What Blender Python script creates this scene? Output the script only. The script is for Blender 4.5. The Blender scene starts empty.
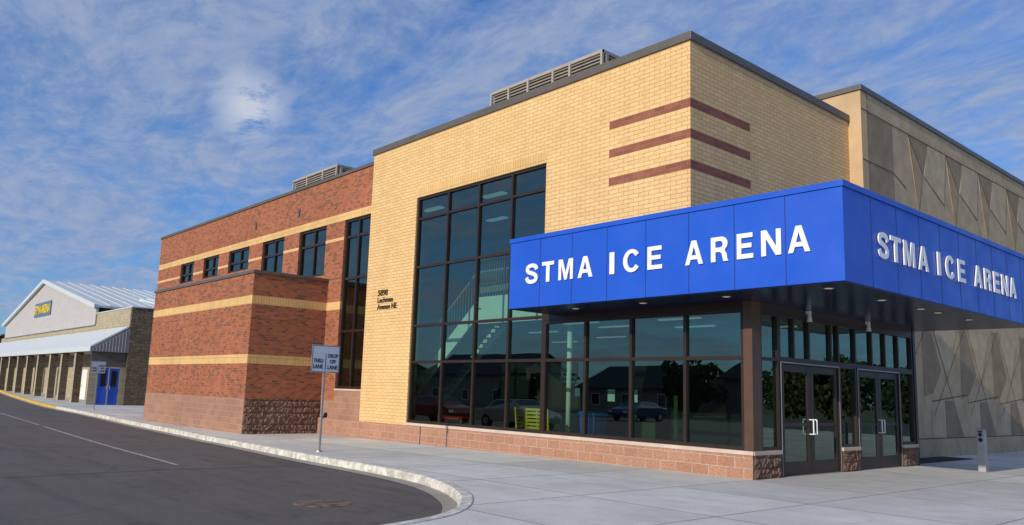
import bpy, bmesh, math, random
from mathutils import Vector, Matrix
random.seed(7)
R = math.radians
scene = bpy.context.scene
COL = scene.collection

# ------------------------------------------------------------------ materials
def nt(name):
    m = bpy.data.materials.new(name); m.use_nodes = True
    t = m.node_tree; t.nodes.clear()
    out = t.nodes.new('ShaderNodeOutputMaterial')
    return m, t, out
def N(t, kind, **kw):
    n = t.nodes.new(kind)
    for k, v in kw.items():
        if k.startswith('i_'):
            n.inputs[k[2:].replace('_', ' ')].default_value = v
        else: setattr(n, k, v)
    return n
def c4(c): return (c[0], c[1], c[2], 1)
def mixc(t, fac, a, b, mode='MIX'):
    n = N(t, 'ShaderNodeMix', data_type='RGBA', blend_type=mode)
    for sock, v in ((n.inputs[0], fac), (n.inputs[6], a), (n.inputs[7], b)):
        if hasattr(v, 'is_linked') or hasattr(v, 'links'): t.links.new(v, sock)
        else: sock.default_value = v if not isinstance(v, tuple) else c4(v)
    return n.outputs[2]
def ramp(t, sock, lo, hi, a=0.0, b=1.0):
    n = N(t, 'ShaderNodeMapRange'); t.links.new(sock, n.inputs[0])
    n.inputs[1].default_value = lo; n.inputs[2].default_value = hi
    n.inputs[3].default_value = a; n.inputs[4].default_value = b
    return n.outputs[0]
def noise(t, vec, scale, detail=4, rough=0.55):
    n = N(t, 'ShaderNodeTexNoise'); n.inputs['Scale'].default_value = scale
    n.inputs['Detail'].default_value = detail; n.inputs['Roughness'].default_value = rough
    if vec is not None: t.links.new(vec, n.inputs['Vector'])
    return n.outputs['Fac']
def principled(t, out, col, rough=0.6, metal=0.0, spec=0.4, bump=None, bstr=0.3, bdist=0.01):
    p = N(t, 'ShaderNodeBsdfPrincipled')
    if hasattr(col, 'links'): t.links.new(col, p.inputs['Base Color'])
    else: p.inputs['Base Color'].default_value = c4(col)
    if hasattr(rough, 'links'): t.links.new(rough, p.inputs['Roughness'])
    else: p.inputs['Roughness'].default_value = rough
    p.inputs['Metallic'].default_value = metal
    p.inputs['Specular IOR Level'].default_value = spec
    if bump is not None:
        b = N(t, 'ShaderNodeBump'); b.inputs['Strength'].default_value = bstr
        b.inputs['Distance'].default_value = bdist
        t.links.new(bump, b.inputs['Height']); t.links.new(b.outputs[0], p.inputs['Normal'])
    t.links.new(p.outputs[0], out.inputs[0])
    return p
def plain(name, col, rough=0.6, metal=0.0, spec=0.4, var=0.06, vscale=3.0, bump=0.0):
    m, t, out = nt(name)
    g = N(t, 'ShaderNodeNewGeometry').outputs['Position']
    f = noise(t, g, vscale, 5)
    a = tuple(c * (1 - var * 2) for c in col); b = tuple(min(1, c * (1 + var * 2)) for c in col)
    c = mixc(t, ramp(t, f, .3, .7), a, b)
    if bump:
        principled(t, out, c, rough, metal, spec, noise(t, g, vscale * 12, 4), bump, .01)
    else: principled(t, out, c, rough, metal, spec)
    return m
def uvnode(t): return N(t, 'ShaderNodeUVMap').outputs[0]
def brick(name, c1, c2, mortar, w=.3, h=.1, ms=.006, bias=0.0, extra=None, offset=.5, rough=.85,
          bstr=.35, rock=0.0, stain=.12, third=None):
    m, t, out = nt(name)
    uv = uvnode(t)
    b = N(t, 'ShaderNodeTexBrick'); b.offset = offset; b.squash = 1
    t.links.new(uv, b.inputs['Vector'])
    b.inputs['Scale'].default_value = 1
    b.inputs['Color1'].default_value = c4(c1); b.inputs['Color2'].default_value = c4(c2)
    b.inputs['Mortar'].default_value = c4(mortar)
    b.inputs['Mortar Size'].default_value = ms; b.inputs['Mortar Smooth'].default_value = .15
    b.inputs['Bias'].default_value = bias
    b.inputs['Brick Width'].default_value = w; b.inputs['Row Height'].default_value = h
    col = b.outputs['Color']
    if third is not None:   # a second random choice per brick
        b2 = N(t, 'ShaderNodeTexBrick'); b2.offset = offset
        mp = N(t, 'ShaderNodeMapping'); t.links.new(uv, mp.inputs[0])
        mp.inputs['Location'].default_value = (w * 40, h * 34, 0)
        t.links.new(mp.outputs[0], b2.inputs['Vector'])
        b2.inputs['Scale'].default_value = 1
        b2.inputs['Color1'].default_value = (0, 0, 0, 1); b2.inputs['Color2'].default_value = (1, 1, 1, 1)
        b2.inputs['Mortar'].default_value = (0, 0, 0, 1); b2.inputs['Mortar Size'].default_value = ms
        b2.inputs['Brick Width'].default_value = w; b2.inputs['Row Height'].default_value = h
        sep = N(t, 'ShaderNodeSeparateColor'); t.links.new(b2.outputs['Color'], sep.inputs[0])
        col = mixc(t, ramp(t, sep.outputs[0], .70, .90, 0, .8), col, third)
    f = noise(t, uv, .55, 4, .6)
    col = mixc(t, 1.0, col, mixc(t, ramp(t, f, .3, .7), (1 - stain,) * 3, (1 + stain * .5,) * 3), 'MULTIPLY')
    mps = N(t, 'ShaderNodeMapping'); t.links.new(uv, mps.inputs[0]); mps.inputs['Scale'].default_value = (2.2, .18, 1)
    col = mixc(t, 1.0, col, mixc(t, ramp(t, noise(t, mps.outputs[0], 1.3, 4, .6), .35, .68), (.95,) * 3, (1.03,) * 3), 'MULTIPLY')
    f2 = noise(t, uv, 30, 3, .6)
    col = mixc(t, 1.0, col, mixc(t, ramp(t, f2, .3, .7), (.88,) * 3, (1.1,) * 3), 'MULTIPLY')
    if rock >= .2:
        lo, hi = ((.65, 1.35) if rock > .5 else (.8, 1.15))
        col = mixc(t, 1.0, col, mixc(t, ramp(t, noise(t, uv, 7 if rock > .5 else 22, 5, .75), .38, .62), (lo,) * 3, (hi,) * 3), 'MULTIPLY')
    mul = N(t, 'ShaderNodeMath', operation='MULTIPLY'); mul.inputs[1].default_value = -1
    t.links.new(b.outputs['Fac'], mul.inputs[0])
    add = N(t, 'ShaderNodeMath', operation='ADD'); t.links.new(mul.outputs[0], add.inputs[0])
    if rock:
        rn = noise(t, uv, 9, 6, .7)
        m2 = N(t, 'ShaderNodeMath', operation='MULTIPLY'); m2.inputs[1].default_value = rock * 4
        t.links.new(rn, m2.inputs[0]); t.links.new(m2.outputs[0], add.inputs[1])
    else:
        m2 = N(t, 'ShaderNodeMath', operation='MULTIPLY'); m2.inputs[1].default_value = .35
        t.links.new(f2, m2.inputs[0]); t.links.new(m2.outputs[0], add.inputs[1])
    principled(t, out, col, rough, 0, .2, add.outputs[0], bstr, .012 if not rock else (.02 if rock < .5 else .07))
    return m

M = {}
M['yellow'] = brick('yellow_brick', (.85, .56, .27), (.77, .49, .22), (.42, .28, .13), .3, .1, .007, 0, stain=.06)
M['yellow_soldier'] = brick('yellow_soldier_brick', (.80, .53, .24), (.73, .46, .19), (.40, .26, .12), .1, .3, .006, offset=0)
M['red'] = brick('red_brick', (.45, .145, .07), (.32, .095, .046), (.33, .22, .15), .2, .0762, .006, -.1, third=(.16, .075, .055), stain=.1)
M['red_band'] = brick('dark_red_brick', (.34, .125, .08), (.26, .09, .06), (.32, .19, .13), .3, .1, .005)
M['block'] = brick('burnished_block', (.40, .225, .155), (.34, .185, .125), (.50, .33, .24), .4, .2, .008, rock=.12, bstr=.6)
M['base_block'] = brick('salmon_split_block', (.46, .25, .17), (.40, .205, .135), (.60, .42, .32), .4, .2, .008, rock=.25, bstr=.7)
M['rock_dark'] = brick('rough_split_block', (.44, .27, .20), (.36, .21, .155), (.33, .21, .16), .4, .2, .006, rock=1.0, bstr=1.0)
M['stone_brown'] = brick('brown_rock_face_block', (.30, .23, .16), (.20, .155, .11), (.17, .13, .095), .4, .2, .006, rock=1.0, bstr=1.0)
M['stone_cream'] = brick('cream_block', (.50, .43, .30), (.42, .35, .24), (.36, .30, .22), .4, .2, .008, rock=.2, bstr=.5)
M['cap'] = plain('dark_bronze_metal', (.115, .10, .085), .45, 0, .5)
M['frame'] = plain('bronze_window_frame', (.028, .015, .011), .38, 0, .5)
M['frame_brown'] = plain('brown_anodised_metal', (.10, .05, .03), .4, 0, .5)
M['sill'] = plain('precast_sill', (.60, .47, .38), .8, var=.05, bump=.2)
M['conc_warm'] = plain('precast_concrete', (.56, .385, .215), .85, var=.06, vscale=1.2, bump=.25)
M['metal_grey'] = plain('galvanised_metal', (.42, .42, .42), .45, .6, .5)
M['screen'] = plain('taupe_louvre_metal', (.40, .355, .31), .5, 0, .4)
M['white'] = plain('white_letter_paint', (.86, .86, .86), .4, var=.01)
M['black'] = plain('black_paint', (.015, .015, .015), .5)
M['dark_letters'] = plain('dark_bronze_letters', (.06, .04, .025), .5)
M['blue_door'] = plain('blue_door_paint', (.03, .12, .62), .4, var=.03)
M['white_metal'] = plain('white_roof_metal', (.62, .66, .68), .45, 0, .4, var=.03)
M['pale_siding'] = plain('pale_siding', (.50, .47, .46), .6, var=.04)
M['grey_siding'] = plain('grey_siding', (.27, .255, .27), .6, var=.05)
M['yellow_paint'] = plain('yellow_kerb_paint', (.62, .42, .08), .8, var=.15, vscale=6)
M['plastic_yellow'] = plain('yellow_plastic', (.95, .60, .02), .4, var=.02)
M['sign_face'] = plain('sign_white_in_shade', (.55, .62, .72), .5, var=.02)  # white sign, the blue-grey of its shaded side is put into the colour
M['sign_blue'] = plain('blue_grey_sign', (.10, .17, .28), .5, var=.05)
M['gold'] = plain('yellow_letters', (.85, .58, .03), .5, var=.03)
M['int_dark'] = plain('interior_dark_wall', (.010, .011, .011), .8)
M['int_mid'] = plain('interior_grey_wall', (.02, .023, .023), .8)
M['int_white'] = plain('interior_white_paint', (.80, .82, .78), .6, var=.02)
M['rubber'] = plain('black_rubber', (.02, .02, .02), .8)
M['rust'] = plain('rusty_iron', (.14, .10, .078), .85, var=.4, vscale=9, bump=.5)
M['grass'] = plain('dry_grass', (.10, .11, .045), .9, var=.2, vscale=2, bump=.4)
M['bark'] = plain('bark', (.10, .07, .05), .9, var=.2, vscale=9, bump=.5)
M['roof_shingle'] = plain('dark_shingle', (.07, .062, .06), .9, var=.2, vscale=8)
M['house_wall'] = plain('tan_siding', (.30, .26, .21), .8)
M['groove'] = plain('panel_groove', (.07, .05, .035), .9)
M['tar'] = plain('tar_seal', (.012, .012, .013), .6)
M['red_plastic'] = plain('red_plastic', (.5, .02, .02), .4)
M['blue_plastic'] = plain('blue_plastic', (.02, .12, .55), .4)
M['paper'] = plain('white_paper', (.75, .75, .72), .7)
M['poster_green'] = plain('green_poster', (.04, .06, .02), .6)

# canopy blue
m, t, out = nt('blue_metal_panel')
g = N(t, 'ShaderNodeNewGeometry').outputs['Position']
c = mixc(t, ramp(t, noise(t, g, .8, 3), .3, .7), (.012, .085, .53), (.016, .10, .58))
principled(t, out, c, ramp(t, noise(t, g, 1.5, 3), .3, .7, .30, .48), 0, .4, noise(t, g, 1.1, 2), .35, .03); M['blue'] = m
# soffit: same blue paint, underside shade put into the colour, slight gloss
m, t, out = nt('shaded_blue_soffit')
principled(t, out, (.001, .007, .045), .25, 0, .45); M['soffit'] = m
m, t, out = nt('panel_joint'); principled(t, out, (.005, .02, .12), .7); M['joint'] = m

# concrete pavement with scored slabs
def concrete(name, base, sw, sh):
    m, t, out = nt(name)
    uv = uvnode(t)
    b = N(t, 'ShaderNodeTexBrick'); b.offset = 0; t.links.new(uv, b.inputs['Vector'])
    b.inputs['Scale'].default_value = 1; b.inputs['Brick Width'].default_value = sw; b.inputs['Row Height'].default_value = sh
    b.inputs['Color1'].default_value = c4(tuple(x * .90 for x in base)); b.inputs['Color2'].default_value = c4(tuple(x * 1.08 for x in base))
    b.inputs['Mortar'].default_value = c4(tuple(x * .45 for x in base)); b.inputs['Mortar Size'].default_value = .018; b.inputs['Bias'].default_value = 0
    col = b.outputs['Color']
    vs = N(t, 'ShaderNodeTexVoronoi'); vs.inputs['Scale'].default_value = 1.7; t.links.new(uv, vs.inputs['Vector'])
    col = mixc(t, ramp(t, vs.outputs['Distance'], .02, .05, .4, 0), col, tuple(x * .45 for x in base))
    mq = N(t, 'ShaderNodeMapping'); t.links.new(uv, mq.inputs[0]); mq.inputs['Scale'].default_value = (.25, 2.5, 1); mq.inputs['Rotation'].default_value = (0, 0, R(8))
    col = mixc(t, ramp(t, noise(t, mq.outputs[0], .9, 5, .65), .5, .72, 0, .35), col, tuple(x * .72 for x in base))
    for sc, lo, hi in ((.35, .84, 1.08), (2.2, .90, 1.06), (40, .84, 1.12)):
        col = mixc(t, 1.0, col, mixc(t, ramp(t, noise(t, uv, sc, 5, .6), .3, .7), (lo,) * 3, (hi,) * 3), 'MULTIPLY')
    # thin hairline cracks
    v = N(t, 'ShaderNodeTexVoronoi', feature='DISTANCE_TO_EDGE'); v.inputs['Scale'].default_value = .16
    nz = N(t, 'ShaderNodeTexNoise'); nz.inputs['Scale'].default_value = 1.6; t.links.new(uv, nz.inputs['Vector'])
    mv = mixc(t, .16, uv, nz.outputs['Color'], 'ADD'); t.links.new(mv, v.inputs['Vector'])
    col = mixc(t, ramp(t, v.outputs['Distance'], 0, .0012, .45, 0), col, tuple(x * .3 for x in base))
    principled(t, out, col, .85, 0, .25, noise(t, uv, 90, 3), .15, .004)
    return m
M['pavement'] = concrete('broom_finished_concrete', (.68, .66, .62), 2.4, 2.4)
M['gutter'] = concrete('gutter_concrete', (.36, .33, .29), 3.0, 30)
# kerb with worn white paint
m, t, out = nt('worn_white_kerb')
g = N(t, 'ShaderNodeNewGeometry').outputs['Position']
f = noise(t, g, 5, 6, .7)
c = mixc(t, ramp(t, f, .42, .6), (.48, .45, .39), (.80, .76, .68))
c = mixc(t, ramp(t, noise(t, g, 1.1, 3), .55, .7, 0, .35), c, (.25, .22, .19))
principled(t, out, c, .85, 0, .2, f, .3, .01); M['kerb'] = m
# asphalt
m, t, out = nt('worn_asphalt')
g = N(t, 'ShaderNodeNewGeometry').outputs['Position']
c = mixc(t, ramp(t, noise(t, g, 70, 3, .7), .35, .65), (.090, .080, .073), (.165, .148, .138))
c = mixc(t, ramp(t, noise(t, g, .35, 5, .6), .35, .7, 0, .7), c, (.15, .134, .124))
mp = N(t, 'ShaderNodeMapping'); t.links.new(g, mp.inputs[0]); mp.inputs['Scale'].default_value = (.25, 2.2, 1)
c = mixc(t, ramp(t, noise(t, mp.outputs[0], 1.2, 5, .6), .5, .75, 0, .65), c, (.07, .063, .058))
v = N(t, 'ShaderNodeTexVoronoi', feature='DISTANCE_TO_EDGE'); v.inputs['Scale'].default_value = .22
nz = N(t, 'ShaderNodeTexNoise'); nz.inputs['Scale'].default_value = 1.4; nz.inputs['Detail'].default_value = 6; t.links.new(g, nz.inputs['Vector'])
t.links.new(mixc(t, .5, g, nz.outputs['Color'], 'ADD'), v.inputs['Vector'])
c = mixc(t, ramp(t, v.outputs['Distance'], 0, .004, .55, 0), c, (.03, .027, .025))
c = mixc(t, ramp(t, noise(t, g, 1.9, 6, .75), .56, .66, 0, .5), c, (.06, .053, .048))
c = mixc(t, ramp(t, noise(t, g, 28, 2, .6), .66, .72, 0, .6), c, (.27, .25, .23))
principled(t, out, c, ramp(t, noise(t, g, .8, 3), .3, .7, .7, .9), 0, .3, noise(t, g, 60, 4, .8), .8, .012); M['asphalt'] = m
# old road paint
m, t, out = nt('worn_road_paint')
g = N(t, 'ShaderNodeNewGeometry').outputs['Position']
c = mixc(t, ramp(t, noise(t, g, 14, 5, .7), .38, .6), (.18, .17, .16), (.52, .50, .47))
principled(t, out, c, .8); M['paint'] = m
# glass
def glass(name, tint, ior, base):
    m, t, out = nt(name)
    tr = N(t, 'ShaderNodeBsdfTransparent'); tr.inputs[0].default_value = c4(tint)
    gl = N(t, 'ShaderNodeBsdfGlossy'); gl.inputs['Roughness'].default_value = .0
    gl.inputs['Color'].default_value = (.74, .95, .82, 1)
    g = N(t, 'ShaderNodeNewGeometry').outputs['Position']
    bm_ = N(t, 'ShaderNodeBump'); bm_.inputs['Strength'].default_value = .06; bm_.inputs['Distance'].default_value = .02
    t.links.new(noise(t, g, .7, 2), bm_.inputs['Height']); t.links.new(bm_.outputs[0], gl.inputs['Normal'])
    fr = N(t, 'ShaderNodeFresnel'); fr.inputs['IOR'].default_value = ior
    fac = ramp(t, fr.outputs[0], 0, 1, base, 1)
    mx = N(t, 'ShaderNodeMixShader'); t.links.new(fac, mx.inputs[0])
    t.links.new(tr.outputs[0], mx.inputs[1]); t.links.new(gl.outputs[0], mx.inputs[2])
    t.links.new(mx.outputs[0], out.inputs[0]); return m
M['glass'] = glass('teal_tinted_glass', (.45, .66, .57), 1.45, .14)
M['car_glass'] = glass('car_glass', (.15, .18, .18), 1.5, .03)
def emis(name, col, s):
    m, t, out = nt(name); e = N(t, 'ShaderNodeEmission'); e.inputs[0].default_value = c4(col); e.inputs[1].default_value = s
    t.links.new(e.outputs[0], out.inputs[0]); return m
M['lamp'] = emis('lit_ceiling_panel', (.7, .95, 1), .22)
M['downlight'] = emis('downlight_lens', (1, .95, .85), .3)
def car_paint(n, c):
    m, t, out = nt(n); p = principled(t, out, c, .3, .3, .6); p.inputs['Coat Weight'].default_value = .6; return m
for n, c in (('silver', (.4, .41, .42)), ('dark_red', (.22, .02, .02)), ('black', (.02, .02, .022)), ('white', (.7, .7, .7)), ('blue', (.03, .07, .2))):
    M['car_' + n] = car_paint('car_paint_' + n, c)
# foliage
def leafmat(n, a, b):
    m, t, out = nt(n)
    g = N(t, 'ShaderNodeNewGeometry')
    c = mixc(t, ramp(t, noise(t, g.outputs['Position'], 1.3, 3), .35, .65), a, b)
    principled(t, out, c, .6, 0, .3); return m
M['leaf'] = leafmat('green_leaves', (.03, .055, .018), (.06, .085, .03))

# ------------------------------------------------------------------ mesh builder
class MB:
    def __init__(s, T=None): s.v = []; s.f = []; s.mi = []; s.T = T; s.mats = []
    def vid(s, p):
        if s.T: p = s.T(*p)
        s.v.append(tuple(p)); return len(s.v) - 1
    def face(s, pts, m=0): s.f.append([s.vid(p) for p in pts]); s.mi.append(m); return s
    def box(s, a, b, m=0):
        x0, x1 = sorted((a[0], b[0])); y0, y1 = sorted((a[1], b[1])); z0, z1 = sorted((a[2], b[2]))
        P = [(x0, y0, z0), (x1, y0, z0), (x1, y1, z0), (x0, y1, z0), (x0, y0, z1), (x1, y0, z1), (x1, y1, z1), (x0, y1, z1)]
        i = [s.vid(p) for p in P]
        for q in ((0, 3, 2, 1), (4, 5, 6, 7), (0, 1, 5, 4), (1, 2, 6, 5), (2, 3, 7, 6), (3, 0, 4, 7)):
            s.f.append([i[k] for k in q]); s.mi.append(m)
        return s
    def prism(s, poly, axis, a, b, m=0):
        """extrude a polygon given in the two other coordinates along axis 0/1/2 from a to b"""
        def P(p, h):
            q = list(p); q.insert(axis, h); return tuple(q)
        lo = [s.vid(P(p, a)) for p in poly]; hi = [s.vid(P(p, b)) for p in poly]
        s.f.append(lo[::-1]); s.mi.append(m); s.f.append(hi); s.mi.append(m)
        n = len(poly)
        for k in range(n):
            s.f.append([lo[k], lo[(k + 1) % n], hi[(k + 1) % n], hi[k]]); s.mi.append(m)
        return s
    def cyl(s, p, q, r0, r1=None, n=10, m=0):
        r1 = r0 if r1 is None else r1
        p = Vector(p); q = Vector(q); d = (q - p).normalized()
        a = d.orthogonal().normalized(); b = d.cross(a)
        lo = []; hi = []
        for k in range(n):
            w = 2 * math.pi * k / n; o = a * math.cos(w) + b * math.sin(w)
            lo.append(s.vid(p + o * r0)); hi.append(s.vid(q + o * r1))
        s.f.append(lo[::-1]); s.mi.append(m); s.f.append(hi); s.mi.append(m)
        for k in range(n): s.f.append([lo[k], lo[(k + 1) % n], hi[(k + 1) % n], hi[k]]); s.mi.append(m)
        return s
    def beam(s, p, q, w, h, m=0):
        """box of width w, height h along p-q"""
        p = Vector(p); q = Vector(q); d = (q - p).normalized()
        side = d.cross(Vector((0, 0, 1)))
        side = Vector((0, 1, 0)) if side.length < 1e-4 else side.normalized()
        up = side.cross(d)
        i = []
        for e in (p, q):
            for a, b in ((-1, -1), (1, -1), (1, 1), (-1, 1)):
                i.append(s.vid(e + side * a * w / 2 + up * b * h / 2))
        for k in ((3, 2, 1, 0), (4, 5, 6, 7), (0, 1, 5, 4), (1, 2, 6, 5), (2, 3, 7, 6), (3, 0, 4, 7)):
            s.f.append([i[j] for j in k]); s.mi.append(m)
        return s
    def wall(s, u0, u1, z0, z1, d, openings=(), depth=.12, m=0):
        """front face at distance d (outwards) of a wall with rectangular openings and reveals"""
        us = sorted({u0, u1, *[o[0] for o in openings], *[o[1] for o in openings]})
        zs = sorted({z0, z1, *[o[2] for o in openings], *[o[3] for o in openings]})
        us = [u for u in us if u0 <= u <= u1]; zs = [z for z in zs if z0 <= z <= z1]
        def hole(u, z): return any(o[0] < u < o[1] and o[2] < z < o[3] for o in openings) 
        for a, b in zip(us, us[1:]):
            for c, e in zip(zs, zs[1:]):
                um, zm = (a + b) / 2, (c + e) / 2; em = 1e-3
                if hole(um, zm): continue
                s.face([(a, d, c), (b, d, c), (b, d, e), (a, d, e)], m)
                s.face([(a, d - depth, c), (a, d - depth, e), (b, d - depth, e), (b, d - depth, c)], m)
                if hole(a - 1e-3, zm): s.face([(a, d, c), (a, d, e), (a, d - depth, e), (a, d - depth, c)], m)
                if hole(b + 1e-3, zm): s.face([(b, d, c), (b, d - depth, c), (b, d - depth, e), (b, d, e)], m)
                if hole(um, c - 1e-3): s.face([(a, d, c), (a, d - depth, c), (b, d - depth, c), (b, d, c)], m)
                if hole(um, e + 1e-3): s.face([(a, d, e), (b, d, e), (b, d - depth, e), (a, d - depth, e)], m)
        return s
    def build(s, name, mats, parent=None, smooth=False, recalc=True, bevel=0):
        me = bpy.data.meshes.new(name); me.from_pydata(s.v, [], s.f)
        if not isinstance(mats, (list, tuple)): mats = [mats]
        for m in mats: me.materials.append(M[m] if isinstance(m, str) else m)
        for p, k in zip(me.polygons, s.mi): p.material_index = min(k, len(mats) - 1); p.use_smooth = smooth
        if recalc:
            bm = bmesh.new(); bm.from_mesh(me); bmesh.ops.recalc_face_normals(bm, faces=bm.faces); bm.to_mesh(me); bm.free()
        me.update()
        uv = me.uv_layers.new(name='UVMap')
        for p in me.polygons:
            n = p.normal; ax = max(range(3), key=lambda k: abs(n[k]))
            for li in p.loop_indices:
                co = me.vertices[me.loops[li].vertex_index].co
                uv.data[li].uv = (co.y, co.z) if ax == 0 else (co.x, co.z) if ax == 1 else (co.x, co.y)
        o = bpy.data.objects.new(name, me); COL.objects.link(o)
        if parent: o.parent = parent
        if bevel:
            md = o.modifiers.new('bevel', 'BEVEL'); md.width = bevel; md.segments = 2; md.limit_method = 'ANGLE'
        return o
def S(u, d, z): return (u, -d, z)            # south (sunny) facades: outward = -y
def E_(x0): return lambda u, d, z: (x0 + d, u, z)   # east facades: outward = +x
def S_(y0): return lambda u, d, z: (u, y0 - d, z)

def tag(o, label=None, cat=None, group=None, kind=None):
    if label: o['label'] = label
    if cat: o['category'] = cat
    if group: o['group'] = group
    if kind: o['kind'] = kind
    return o
def empty(name, loc=(0, 0, 0), rz=0):
    o = bpy.data.objects.new(name, None); COL.objects.link(o); o.location = loc; o.rotation_euler[2] = rz; return o
def copy_tree(o, parent=None):
    c = o.copy(); COL.objects.link(c)
    if parent: c.parent = parent
    for ch in list(o.children): copy_tree(ch, c)
    return c
def structure(o): o['kind'] = 'structure'; return o

_tc = {}
def text_mesh(s, offset=.0, extrude=.5):
    """vertices (x,y,z) and faces of a solid string, baseline at y=0, normalised to its own box"""
    k = (s, offset)
    if k in _tc: return _tc[k]
    cu = bpy.data.curves.new('tmp', 'FONT'); cu.body = s; cu.size = 1; cu.offset = offset; cu.extrude = extrude
    cu.resolution_u = 5
    ob = bpy.data.objects.new('tmp', cu); COL.objects.link(ob)
    bpy.context.view_layer.update()
    me = bpy.data.meshes.new_from_object(ob.evaluated_get(bpy.context.evaluated_depsgraph_get()))
    V = [tuple(v.co) for v in me.vertices]; F = [tuple(p.vertices) for p in me.polygons]
    bpy.data.objects.remove(ob); bpy.data.curves.remove(cu); bpy.data.meshes.remove(me)
    x0 = min(v[0] for v in V); x1 = max(v[0] for v in V); y0 = min(v[1] for v in V); y1 = max(v[1] for v in V)
    V = [((v[0] - x0) / (x1 - x0), (v[1] - y0) / (y1 - y0), v[2]) for v in V]
    _tc[k] = (V, F); return _tc[k]
GL = {
 'I': [[(0, 0), (1, 0), (1, 1), (0, 1)]],
 'T': [[(.36, 0), (.64, 0), (.64, .82), (1, .82), (1, 1), (0, 1), (0, .82), (.36, .82)]],
 'E': [[(0, 0), (1, 0), (1, .18), (.27, .18), (.27, .42), (.9, .42), (.9, .60), (.27, .60), (.27, .82), (.97, .82), (.97, 1), (0, 1)]],
 'M': [[(0, 0), (.19, 0), (.19, .76), (.42, 0), (.58, 0), (.81, .76), (.81, 0), (1, 0), (1, 1), (.72, 1), (.5, .33), (.28, 1), (0, 1)]],
 'N': [[(0, 0), (.24, 0), (.24, .68), (.73, 0), (1, 0), (1, 1), (.76, 1), (.76, .32), (.27, 1), (0, 1)]],
 'A': [[(0, 0), (.23, 0), (.31, .21), (.69, .21), (.77, 0), (1, 0), (.63, 1), (.37, 1)], [(.37, .38), (.5, .77), (.63, .38)]]}
def arc(cx, cy, rx, ry, a, b, n=12): return [(cx + rx * math.cos(R(a + (b - a) * k / n)), cy + ry * math.sin(R(a + (b - a) * k / n))) for k in range(n + 1)]
GL['C'] = [arc(.52, .5, .52, .515, 36, 324, 30) + arc(.52, .5, .27, .34, 328, 32, 24)]
GL['R'] = [[(0, 0), (.26, 0), (.26, .39), (.48, .39), (.62, .33), (.67, .16), (.72, 0), (1, 0), (.93, .10), (.91, .28), (.78, .44)] + arc(.60, .72, .36, .28, -45, 90, 10) + [(0, 1)],
           [(.26, .57), (.26, .83)] + arc(.55, .70, .14, .13, 90, -90, 8)]
def _spath():
    c = [(.90, .69), (.80, .85), (.51, .915), (.21, .85), (.14, .72), (.24, .60), (.50, .525), (.76, .43), (.875, .28), (.79, .14), (.5, .085), (.2, .15), (.10, .32)]
    P = []
    for i in range(len(c) - 1):
        p0, p1, p2, p3 = [Vector(c[max(0, min(len(c) - 1, j))]) for j in (i - 1, i, i + 1, i + 2)]
        for k in range(4):
            q = k / 4; P.append(.5 * ((2 * p1) + (p2 - p0) * q + (2 * p0 - 5 * p1 + 4 * p2 - p3) * q * q + (3 * p1 - p0 - 3 * p2 + p3) * q ** 3))
    P.append(Vector(c[-1])); L = []; Rr = []
    for i, p in enumerate(P):
        d = (P[min(len(P) - 1, i + 1)] - P[max(0, i - 1)]).normalized(); n = Vector((-d.y * 1.25, d.x)) * .098
        L.append(tuple(p + n)); Rr.append(tuple(p - n))
    return L + Rr[::-1]
GL['S'] = [_spath()]
def put_glyph(mb, ch, u0, u1, z0, z1, d0, d1):
    cu = bpy.data.curves.new('tmp', 'CURVE'); cu.dimensions = '2D'; cu.fill_mode = 'BOTH'; cu.extrude = .5
    for ring in GL[ch]:
        sp = cu.splines.new('POLY'); sp.points.add(len(ring) - 1); sp.use_cyclic_u = True
        for q, p in zip(sp.points, ring): q.co = (p[0], p[1], 0, 1)
    ob = bpy.data.objects.new('tmp', cu); COL.objects.link(ob); bpy.context.view_layer.update()
    me = bpy.data.meshes.new_from_object(ob.evaluated_get(bpy.context.evaluated_depsgraph_get()))
    base = [mb.vid((u0 + v.co.x * (u1 - u0), d0 + (v.co.z + .5) * (d1 - d0), z0 + v.co.y * (z1 - z0))) for v in me.vertices]
    for p in me.polygons: mb.f.append([base[i] for i in p.vertices]); mb.mi.append(0)
    bpy.data.objects.remove(ob); bpy.data.curves.remove(cu); bpy.data.meshes.remove(me)
def put_text(mb, s, u0, u1, z0, z1, d0, d1, offset=.02, m=0):
    """string fitted in box u0..u1 x z0..z1 between outward distances d0..d1"""
    V, F = text_mesh(s, offset)
    base = [mb.vid((u0 + v[0] * (u1 - u0), d0 + (v[2] + .5) * (d1 - d0), z0 + v[1] * (z1 - z0))) for v in V]
    for f in F: mb.f.append([base[i] for i in f]); mb.mi.append(m)

# ------------------------------------------------------------------ levels
def gz(x):
    if x > -3: return 0.0
    if x > -16: return -.1 * (-3 - x) / 13
    if x > -48: return -.1
    return min(.75, -.1 + (-48 - x) * .0148)
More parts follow.
